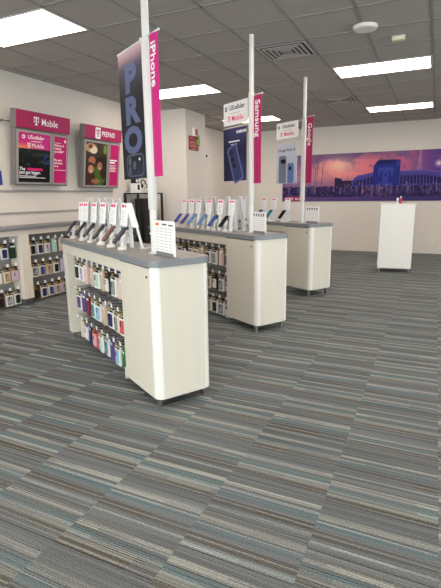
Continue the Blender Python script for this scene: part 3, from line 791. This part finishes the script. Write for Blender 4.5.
def station(k, a, bb, ph, lab, side, nth, yaw=0., labo=-.075):
    rz = YAW+yaw+(PI if side == 'back' else 0)
    sgn = -1 if side == 'back' else 1
    cn = NAME[k]; ro = 'front' if side == 'front' else 'back'
    if ph:
        place('mount', mount0, W(k, a, bb, ZT), rz, f'white phone stand, {nth} from left in {ro} row, {cn}', 'white phone stands on the counters')
        if ph not in phones0: phones0[ph] = mk_phone(ph)
        P = W(k, a, bb-.009*sgn, ZT+.106)
        place(ph, phones0[ph], P, rz, f'{ph[3:]} phone tilted on its stand, {nth} from left, {ro} row, {cn}', 'display phones on the counters')
    if lab:
        place('label'+side, label0 if side == 'front' else label1, W(k, a+labo*sgn, bb+.035*sgn, ZT), rz+(.2 if side == 'front' else yaw), f'white label card with pink marks, {nth} from left, {ro} row, {cn}', 'white label stands on the counters')
F0 = [(1.98, 'ph_navy', True, -.19), (1.69, 'ph_dark', True, -.03), (1.45, 'ph_dark', True, -.02), (1.20, 'ph_dark', True, 0.), (.965, 'ph_brown', True, 0.), (.73, 'ph_navy', True, 0.)]
for i, (a, ph, lb, lo) in enumerate(F0): station(0, a, .10, ph, lb, 'front', ORD[i], -.05, lo+.03)
for i, a in enumerate((1.93, 1.68, 1.53, 1.36, 1.18)): station(0, a, .345, 'ph_navy' if i != 3 else 'ph_dark', True, 'back', ORD[i], -.1 if i < 5 else .42, 0. if i < 5 else .02)
t = thing('leaning_board', 'tall white board leaning to the left beside the nearest pole', 'label stand', W(0, .72, .30, ZT), YAW+PI+.5)
bm = B(); M_ = Matrix.Translation((0, .135, .195)) @ Matrix.Rotation(-.36, 4, 'X'); prism(bm, rrect(-.029, .029, -.03, .165, .012, 5), -.003, .003, M=M_ @ XZ); obj('board', bm, 'white_card', t)
bm = B(); strip(bm, [(.02, .002), (.045, .004), (.06, .03), (.115, .19)], .022, .004); obj('leg', bm, 'clear_sheet', t)
bm = B(); box(bm, -.03, .03, -.03, .05, 0, .005); obj('foot', bm, 'clear_sheet', t)
station(0, .66, .345, 'ph_navy', False, 'back', 'sixth')
F1 = [(1.77, 'ph_blue'), (1.585, 'ph_lilac'), (1.415, 'ph_sky'), (1.175, 'ph_sky'), (.935, 'ph_slate'), (.71, 'ph_dark')]
for i, (a, ph) in enumerate(F1): station(1, a, .10, ph, True, 'front', ORD[i], -.05, -.075)
for i, a in enumerate((1.7, 1.45, 1.2, .9, .66, .53)): station(1, a, .345, 'ph_dark', True, 'back', ORD[i], -.1, 0.)
F2 = [(1.24, 'ph_slate'), (1.0, 'ph_teal'), (.70, 'ph_dark')]
for i, (a, ph) in enumerate(F2): station(2, a, .10, ph, True, 'front', ORD[i], -.05, -.05)

# ======================================================= LEFT WALL FIXTURE
UX = XL+.35                     # front plane of the wall cabinets
BAYS = [(2.75, 4.325, 'bay at the left edge of the photo'), (4.325, 5.90, 'bay right of the cream pillar'), (5.90, 6.68, 'end bay behind the counters')]
def Wl(y, x, z): return (x, y, z)
R90 = PI/2
ROWL = (.855, .552, .243)
for i, (y0, y1, dn) in enumerate(BAYS):
    w = y1-y0
    t = thing('wall_cabinet', ['cream wall display cabinet with grey slat back at the left edge', 'cream wall display cabinet with grey slat back, right of the first pillar', 'cream wall display cabinet hidden behind the nearest counter'][i], 'cabinet', (UX, y0, 0), R90, 'cream wall cabinets along the left wall')
    # local x = +Y, local y = -X (into the wall)
    bm = B(); box(bm, .075, w-.075, 0, .33, .94, 1.008); obj('header_rail', bm, 'cream_wall', t)
    for x in (0, w-.075):
        bm = B(); box(bm, x+.0005, x+.0745, 0, .33, .09, 1.008, bev=.003); obj('side_pillar', bm, 'cream_wall', t)
    bm = B(); box(bm, .075, w-.075, .20, .216, .05, .94)
    for q in range(12): box(bm, .075, w-.075, .192, .20, .055+q*.0735, .055+q*.0735+.062)
    obj('slat_panel', bm, 'slat_grey', t)
    bm = B(); box(bm, 0, w, .20, .33, 0, .05); box(bm, 0, .075, .03, .2, 0, .09); box(bm, w-.075, w, .03, .2, 0, .09); obj('kick_base', bm, 'kick_grey', t)
    ys = []
    if i == 0: ys = [3.92, 4.05, 4.18]
    if i == 1: ys = [4.51+.132*q for q in range(6)]
    specs = {0: [[('tan','black','case'),('white','navy','case'),('dark_green','x','slim')], [('cream','white','case'),('cream','tan','case'),('pink','lilac','frame')], [('brown','black','frame'),('white','grey','ring'),('white','black','case')]],
             1: [[('white','black','case'),('white','navy','case'),('cream','lilac','case'),('mint','x','slim'),('blush','x','slim'),('white','grey','case')],
                 [('white','grey','ring'),('cream','blue','case'),('blush','tan','case'),('white','black','frame'),('lilac','x','slim'),('white','blush','case')],
                 [('brown','black','frame'),('white','navy','case'),('cream','blue','case'),('blush','grey','case'),('lilac','grey','case'),('white','grey','case')]]}.get(i)
    for ri, z in enumerate(ROWL):
        for j, yy in enumerate(ys):
            lx = yy-y0; bm = B(); cyl(bm, (lx, .192, z), (lx, .045, z), .003, seg=8); cyl(bm, (lx, .045, z), (lx, .038, z+.012), .003, seg=8); box(bm, lx-.012, lx+.012, .186, .192, z-.018, z+.012)
            h = obj('peg_hook', bm, 'hook_steel', t)
            bm = B(); box(bm, lx-.018, lx+.018, .034, .038, z+.0, z+.04); obj('price_tag', bm, 'white_card', h)
            s = specs[ri][j]
            pack(s, (UX-.075, yy, z-.012), R90+random.uniform(-.06, .06), f'{look(s)}, {ORD[j]} from left, {ROWN[ri]} row, {["wall bay at left edge", "wall bay right of pillar"][i]}', 'packs hanging along the left wall')
bm = B(); box(bm, XL, UX+.03, 2.75, 6.68, 1.008, 1.05, bev=.004); tag(obj('wall_ledge', bm, 'top_edge'), 'long grey ledge on top of the left wall cabinets', 'ledge')
# slat rails on the wall
for z, th, lb in ((1.508, .03, 'upper grey slat rail running along the left wall under the framed signs'), (1.215, .028, 'lower grey slat rail running along the left wall above the ledge')):
    bm = B(); pts = [(0, -th/2), (.012, -th/2), (.018, -th/2+.006), (.018, th/2-.006), (.012, th/2), (0, th/2)]
    prism(bm, pts, 0, 3.9, M=Matrix(((1,0,0,XL),(0,0,1,2.75),(0,1,0,z),(0,0,0,1)))); tag(obj('slat_rail', bm, 'rail_grey'), lb, 'rail', 'grey rails on the left wall')
bm = B(); cyl(bm, (XL+.06, 3.3, 2.40), (XL+.06, 4.70, 2.40), .008, seg=10); 
t = thing('hanging_rail', 'thin metal rail reaching the first framed sign from the left edge', 'rail', (XL, 0, 0))
for v in bm.verts: v.co.x -= XL
obj('tube', bm, 'grey_metal', t)
for yy in (3.6, 4.42):
    bm = B(); cyl(bm, (0, yy, 2.40), (.07, yy, 2.40), .014, seg=12); obj('bracket', bm, 'frame_grey', t)
bm = B(); box(bm, XL, XL+.012, 3.85, 4.37, 1.585, 1.765, bev=.002); tag(obj('blue_poster', bm, 'blue_sheet'), 'blue sheet on the left wall, its edge just in the frame', 'poster')

# framed signs --------------------------------------------------------------
def framed(y0, y1, zb, h0, h1, tilt, label, kind):
    """y0..y1 along the wall; zb foot height; case 0..h0 and header h0..h1 measured up the sign, which leans forward by tilt"""
    w = y1-y0; D = -.085; t = thing('framed_sign', label, 'sign', (XL+.02, y0, zb), R90, 'framed signs on the left wall')
    t.rotation_euler = (tilt, 0, R90); z0, zh, z1 = 0, h0, h1
    bm = B(); box(bm, 0, w, D, 0, z0, zh, bev=.004); obj('case', bm, 'frame_grey', t)
    bm = B(); box(bm, -.002, w+.012, D-.014, 0, zh+.006, z1, bev=.004)
    hd = obj('header', bm, 'frame_grey', t)
    bm = B(); box(bm, .004, w+.008, D-.0165, D-.0135, zh+.010, z1-.004); obj('header_face', bm, 'magenta_dim', hd)
    bm = B(); box(bm, w*.2, w*.8, 0, math.sin(tilt)*zh, zh*.82, zh*.9); obj('wall_bracket', bm, 'dark_metal', t)
    hz = (zh+z1)/2; yy = D-.0168; bm = B()
    if kind == 0: t_logo(bm, w*.35, hz, .105, yy); obj('header_logo', bm, 'white_text', t); bm = B(); text_bm(bm, 'Mobile', .128, w*.60, hz-.004, yy, bold=.0005, wx=.86)
    else:
        pts = rrect(w*.27, w*.405, hz-.085, hz+.085, .012, 4); prism(bm, pts, -yy, -yy+.0008, M=XZ)
        t_logo(bm, w*.3375, hz, .105, yy-.0009, mi=1); obj('header_logo', bm, ['white_text', 'magenta_dim'], t); bm = B(); text_bm(bm, 'PREPAID', .112, w*.625, hz-.002, yy, bold=.001, wx=.80)
    obj('header_lettering', bm, 'white_text', t)
    s = w*.655
    for nm, a, c in (('large_frame', .02, s), ('narrow_frame', s+.02, w-.012)):
        bm = B(); f = .024
        for q in ((a, c, z0+.02, z0+.02+f), (a, c, zh-.02-f, zh-.02), (a, a+f, z0+.02+f, zh-.02-f), (c-f, c, z0+.02+f, zh-.02-f)): box(bm, q[0], q[1], D-.014, D, q[2], q[3])
        obj(nm, bm, 'grey_metal', t)
    px0, px1, pz0, pz1 = .044, s-.024, z0+.044, zh-.044
    qx0, qx1 = s+.044, w-.036
    if kind == 0:
        def big(u, v):
            if v < .32:
                c = mix((214,40,130), (196,70,150), .5*fbm(u*4, v*9)); c = mix(c, (244,140,96), sst(.16, .32, v)*sst(.75, .1, u)); return c
            c = mix((26,30,34), (6,8,14), sst(.32, .7, v)); q = fbm(u*6, v*14)
            if v < .66: c = mix(c, (58,84,66), .6*sst(.52, .72, q))
            if u > .8 and .42 < v < .62: c = mix(c, (40,70,160), .7*sst(.4, .6, vn(u*20, v*20)))
            return c
        paint('city_poster', px0, px1, pz0, pz1, 40, 60, big, t, y=D-.004)
        H = pz1-pz0; Wd = px1-px0; yy = D-.0045
        bm = B(); text_bm(bm, 'UScellular', .07, px0+Wd*.54, pz1-H*.085, yy, bold=.0008); obj('carrier_lettering', bm, 'white_text', t); bm = B(); star_mark(bm, px0+Wd*.16, pz1-H*.088, .028, yy); obj('star_mark', bm, 'white_text', t); bm = B()
        bars(bm, [(px0+Wd*.38, px0+Wd*.72, pz1-H*.165, .008)], yy); t_logo(bm, px0+Wd*.32, pz1-H*.25, .065, yy); obj('logo_mark', bm, 'white_text', t); bm = B(); text_bm(bm, 'Mobile', .08, px0+Wd*.60, pz1-H*.25, yy)
        text_bm(bm, 'The', .062, px0+.02, pz0+H*.27, yy, 'LEFT', bold=.001); obj('poster_heading', bm, 'white_text', t); bm = B(); text_bm(bm, 'just got bigger.', .062, px0+.02, pz0+H*.20, yy, 'LEFT', bold=.001); obj('poster_lettering', bm, 'white_text', t); bm = B()
        bars(bm, [(px0+.02, px0+Wd*.55, pz0+H*.125, .009), (px0+.02, px0+Wd*.85, pz0+H*.095, .009)], yy)
        obj('fine_print', bm, 'white_text', t)
        bm = B(); bars(bm, [(px0+.15, px0+Wd*.76, pz0+H*.27, .03)], yy); obj('pink_line', bm, 'magenta', t)
        bm = B(); box(bm, qx0, qx1, D-.004, D, pz0, pz1); obj('offer_poster', bm, 'offer_pink', t)
        bm = B(); H = pz1-pz0
        for i_, s_ in enumerate(("We'll pay off", '4 phones', 'up to $800**')): text_bm(bm, s_, .042, qx0+.012, pz1-H*(.19+.065*i_), yy, 'LEFT', bold=.0008, wx=.85)
        for i_, s_ in enumerate(('Plus, get a', 'new phone', 'on us')): text_bm(bm, s_, .042, qx0+.012, pz1-H*(.50+.065*i_), yy, 'LEFT', bold=.0008, wx=.85)
        obj('offer_lettering', bm, 'white_text', t); bm = B(); bars(bm, [(qx0+.012, qx0+.14, pz1-H*.135, .006), (qx0+.012, qx1-.01, pz1-H*.72, .006)], yy); obj('offer_lines', bm, 'white_text', t)
        bm = B(); box(bm, qx1-.045, qx1-.015, yy-.0008, yy, pz1-.075, pz1-.035); obj('corner_mark', bm, 'white_text', t)
    else:
        def ppl(u, v):
            c = mix((70,58,44), (38,30,24), v); c = mix(c, (120,104,60), .7*sst(.7, .9, u)*sst(.5, .1, v))
            def bl(cx, cy, rx, ry, col, k=1.):
                nonlocal c
                d = ((u-cx)/rx)**2+((v-cy)/ry)**2; c = mix(c, col, k*sst(1.15, .8, d))
            bl(.62, .78, .34, .26, (66,96,40)); bl(.18, .86, .3, .24, (70,40,34)); bl(.85, .55, .18, .3, (50,34,28))
            bl(.3, .42, .16, .10, (172,112,80)); bl(.25, .13, .26, .11, (196,150,110)); bl(.36, .17, .17, .09, (232,216,196)); bl(.22, .1, .1, .05, (120,76,46))
            bl(.24, .57, .17, .11, (48,30,24)); bl(.26, .62, .13, .10, (196,134,98)); bl(.66, .46, .2, .13, (34,22,20)); bl(.66, .54, .125, .105, (164,104,76)); bl(.27, .665, .05, .012, (236,220,210)); bl(.66, .585, .045, .012, (236,220,210))
            bl(.5, .9, .22, .06, (176,116,84), .8); bl(.9, .14, .08, .1, (120,140,70))
            return c
        paint('people_photo', px0, px1, pz0, pz1, 48, 84, ppl, t, y=D-.004)
        bm = B(); box(bm, qx0, qx1, D-.004, D, pz0, pz1); obj('offer_poster', bm, 'offer_pink', t)
        bm = B(); H = pz1-pz0; yy = D-.0045; bars(bm, [(qx0+.01, qx1-.03, pz1-H*.375, .02), (qx0+.01, qx1-.09, pz1-H*.43, .026)]+[(qx0+.01, qx1-.05-.03*(i_ % 2), pz1-H*(.5+.035*i_), .009) for i_ in range(5)], yy); obj('offer_lettering', bm, 'white_text', t)
framed(4.487, 5.445, 1.595, .735, .965, .143, 'framed sign with T Mobile header, city poster and pink offer sheet', 0)
framed(5.778, 6.687, 1.57, .755, .965, .135, 'framed sign with PREPAID header, photo of people and pink sheet', 1)

# black rack by the left wall ------------------------------------------------
t = thing('accessory_rack', 'black metal shelf rack against the left wall behind the nearest pole', 'rack', (XL, 6.95, 0), R90)
rw = .83
bm = B(); box(bm, 0, rw, -.34, -.02, 1.455, 1.478, bev=.003); obj('top_shelf', bm, 'dark_metal', t)
bm = B(); box(bm, 0, rw, -.34, -.02, .55, .575, bev=.003); obj('lower_shelf', bm, 'dark_metal', t)
for x in (.0, rw-.035):
    for y in (-.34, -.055):
        bm = B(); box(bm, x, x+.035, y, y+.035, 0, 1.455); obj('post', bm, 'dark_metal', t)
def onrack(y, z, dx=.18): return (XL+dx, y, z)
t = thing('display_case', 'black case standing inside the black rack', 'case', onrack(7.27, .575, .2), R90)
bm = B(); box(bm, -.10, .10, -.1, .1, 0, .80, bev=.01); obj('body', bm, 'black', t)
bm = B(); box(bm, -.07, .07, -.104, -.1, .2, .6); obj('panel', bm, 'screen_dark', t)
t = thing('boxed_speaker', 'brown carton in the black rack right of the black case', 'box', onrack(7.53, .575, .2), R90)
bm = B(); box(bm, -.10, .10, -.09, .09, 0, .52, bev=.004); obj('carton', bm, 'brown_case', t)
bm = B(); box(bm, -.10, .10, -.093, -.0905, .36, .46); obj('band', bm, 'black', t)
t = thing('speaker_box', 'white box with black mark on top of the black rack', 'box', onrack(7.12, 1.478), R90)
bm = B(); box(bm, -.085, .085, -.06, .06, 0, .17, bev=.003); obj('carton', bm, 'white_card', t)
bm = B(); prism(bm, rrect(-.035, .03, .05, .15, .02, 5), .061, .063, M=XZ); obj('mark', bm, 'black', t)
t = thing('speaker', 'small black and white speaker stacked on the white box', 'speaker', onrack(7.09, 1.648), R90)
bm = B(); box(bm, -.06, .06, -.05, .05, 0, .09, bev=.012); obj('body', bm, 'black', t)
bm = B(); cyl(bm, (0, -.05, .045), (0, -.053, .045), .03, seg=18); obj('cone', bm, 'white_plastic', t)
t = thing('headphones', 'black headphones on a white stand, top of the black rack', 'headphones', onrack(7.36, 1.478), R90)
bm = B(); lathe(bm, [(.05, 0), (.05, .008), (.012, .014), (.01, .2)], 18); obj('stand', bm, 'white_plastic', t)
bm = B(); n = 14
for i in range(n):
    a, c = PI*i/n, PI*(i+1)/n; cyl(bm, (.075*math.cos(a), 0, .165+.075*math.sin(a)), (.075*math.cos(c), 0, .165+.075*math.sin(c)), .011, seg=8)
obj('headband', bm, 'black', t)
for s_ in (-1, 1):
    bm = B(); cyl(bm, (s_*.085, 0, .13), (s_*.055, 0, .13), .042, seg=18); cyl(bm, (s_*.055, 0, .13), (s_*.045, 0, .13), .034, seg=18, mi=1); obj('ear_cup', bm, ['black', 'white_plastic'], t)

# column: red sign, alarm, green tag ----------------------------------------
t = thing('red_sign', 'dark red wall sign with pale text lines on the column', 'sign', (-4.46, 8.13, 0), R90)
bm = B(); box(bm, 0, .40, -.008, 0, 2.295, 2.56, bev=.002); obj('panel', bm, 'sign_red', t)
bm = B(); bars(bm, [(.05, .16, 2.525, .022), (.04, .36, 2.445, .026), (.04, .32, 2.41, .012), (.04, .36, 2.375, .026), (.09, .31, 2.325, .02)], -.008); obj('text_lines', bm, mat('red_pale', (206,130,130), .5).name, t)
t = thing('alarm_strobe', 'small white device with dark red window above the red sign', 'alarm', (-4.46, 8.36, 0), R90)
bm = B(); box(bm, -.07, .09, -.05, 0, 2.562, 2.72, bev=.006); obj('housing', bm, 'white_plastic', t)
bm = B(); box(bm, -.03, .07, -.054, -.05, 2.585, 2.705, bev=.001); obj('window', bm, 'sign_red', t)
t = thing('green_tag', 'bright green hanging tag overlapping the right edge of red sign', 'tag', (-4.46, 8.53, 0), R90)
bm = B(); prism(bm, [(-.09, 2.43), (.0, 2.38), (.035, 2.40), (.04, 2.54), (.02, 2.60), (-.01, 2.60), (-.015, 2.52), (-.09, 2.50)], .012, .024, M=XZ); obj('tag_body', bm, 'green', t)
bm = B(); cyl(bm, (0, 0, 2.58), (0, -.012, 2.58), .01, seg=10); obj('pin', bm, 'white_plastic', t)
t = thing('security_camera', 'small white camera with dark lens on the wall beyond the column', 'camera', (XL, 10.29, 2.37), R90)
bm = B(); lathe(bm, [(.075, 0), (.075, .02)], 18); bmesh.ops.transform(bm, matrix=Matrix.Rotation(PI/2, 4, 'X'), verts=bm.verts); obj('mount_plate', bm, 'white_plastic', t)
bm = B(); cyl(bm, (0, -.02, 0), (0, -.07, -.01), .016, seg=12); cyl(bm, (-.05, -.09, -.02), (.07, -.12, -.045), .034, seg=16); obj('housing', bm, 'white_plastic', t)
bm = B(); cyl(bm, (-.0505, -.0898, -.02), (-.06, -.0875, -.018), .026, seg=16); obj('lens', bm, 'black', t)

# ================================================================ WHITE CABINET
WYAW = math.radians(9)
t = thing('white_cabinet', 'plain white pedestal cabinet standing alone near the back wall', 'cabinet', (-.895, 8.72, 0), WYAW)
bm = B(); box(bm, 0, .575, 0, .02, .075, 1.212, bev=.003); obj('front_panel', bm, 'white_plastic', t)
bm = B(); box(bm, .012, .563, .021, .40, .10, 1.205); obj('carcass', bm, 'white_metal', t)
bm = B(); box(bm, -.006, .60, -.006, .42, 1.213, 1.232, bev=.003); obj('top_panel', bm, 'white_plastic', t)
for x in (.035, .54):
    for y in (.03, .37):
        bm = B(); cyl(bm, (x, y, 0), (x, y, .10), .012, seg=12); obj('leg', bm, 'chrome', t)
bm = B(); box(bm, .06, .52, .06, .36, .07, .10); obj('under_tray', bm, 'black', t)
bm = B(); box(bm, .5635, .572, .18, .24, .16, .22, bev=.002); obj('latch', bm, 'grey_metal', t)
cw = lambda x, y, z: (-.895+x*math.cos(WYAW)-y*math.sin(WYAW), 8.72+x*math.sin(WYAW)+y*math.cos(WYAW), z)
t = thing('spray_bottle', 'small red and white bottle standing on the white cabinet', 'bottle', cw(.335, .12, 1.232), 0)
bm = B(); lathe(bm, [(.024, 0), (.026, .005), (.026, .075), (.012, .09), (.011, .1)], 18); obj('body', bm, mat('bottle_red', (190, 40, 80), .35).name, t)
bm = B(); lathe(bm, [(.0135, .1), (.0135, .125), (.008, .13)], 14); obj('cap', bm, 'white_plastic', t)
t = thing('wipe_pack', 'small white pack beside the red bottle on the white cabinet', 'pack', cw(.285, .12, 1.232), .3)
bm = B(); box(bm, -.016, .016, -.012, .012, 0, .10, bev=.004); obj('pouch', bm, 'white_card', t)
bm = B(); box(bm, -.012, .012, -.0135, -.012, .03, .07); obj('flap', bm, 'pk_lilac', t)

# ================================================================ LIGHT, CAMERA
w = bpy.data.worlds.new('daylight'); bpy.context.scene.world = w; w.use_nodes = True
bg = w.node_tree.nodes['Background']; bg.inputs[0].default_value = (.93, .97, 1., 1); bg.inputs[1].default_value = 11.0
for i, (a, c) in enumerate(wins):
    ld = bpy.data.lights.new('window_daylight', 'AREA'); ld.shape = 'RECTANGLE'; ld.size = c-a-.1; ld.size_y = 2.53; ld.cycles.is_portal = True
    lo = bpy.data.objects.new('window_daylight', ld); C.objects.link(lo); lo.location = ((a+c)/2, YF-.16, 1.435); lo.rotation_euler = (PI/2, 0, 0)

for i, (a, c) in enumerate(rwins):
    ld = bpy.data.lights.new('window_daylight', 'AREA'); ld.shape = 'RECTANGLE'; ld.size = c-a-.1; ld.size_y = 2.53; ld.cycles.is_portal = True
    lo = bpy.data.objects.new('window_daylight', ld); C.objects.link(lo); lo.location = (XR+.16, (a+c)/2, 1.435); lo.rotation_euler = (PI/2, 0, PI/2)

f, pitch, roll, yaw = 454.129, .214407, -.0123624, .4385054
fw = Vector((-math.sin(yaw), math.cos(yaw), 0)); r = Vector((math.cos(yaw), math.sin(yaw), 0)); u = Vector((0, 0, 1))
f2 = fw*math.cos(pitch)-u*math.sin(pitch); u2 = u*math.cos(pitch)+fw*math.sin(pitch)
r3 = r*math.cos(roll)+u2*math.sin(roll); u3 = u2*math.cos(roll)-r*math.sin(roll)
cd = bpy.data.cameras.new('camera'); cam = bpy.data.objects.new('camera', cd); C.objects.link(cam)
M = Matrix.Identity(4)
for i in range(3): M[i][0] = r3[i]; M[i][1] = u3[i]; M[i][2] = -f2[i]
M[2][3] = 1.42; cam.matrix_world = M
cd.sensor_fit = 'VERTICAL'; cd.sensor_height = 24; cd.lens = f*24/588; cd.clip_start = .05; cd.clip_end = 100
S = bpy.context.scene; S.camera = cam
S.view_settings.view_transform = 'Standard'; S.view_settings.look = 'None'; S.view_settings.gamma = 1; S.view_settings.use_curve_mapping = False
S.view_settings.exposure = 0.05
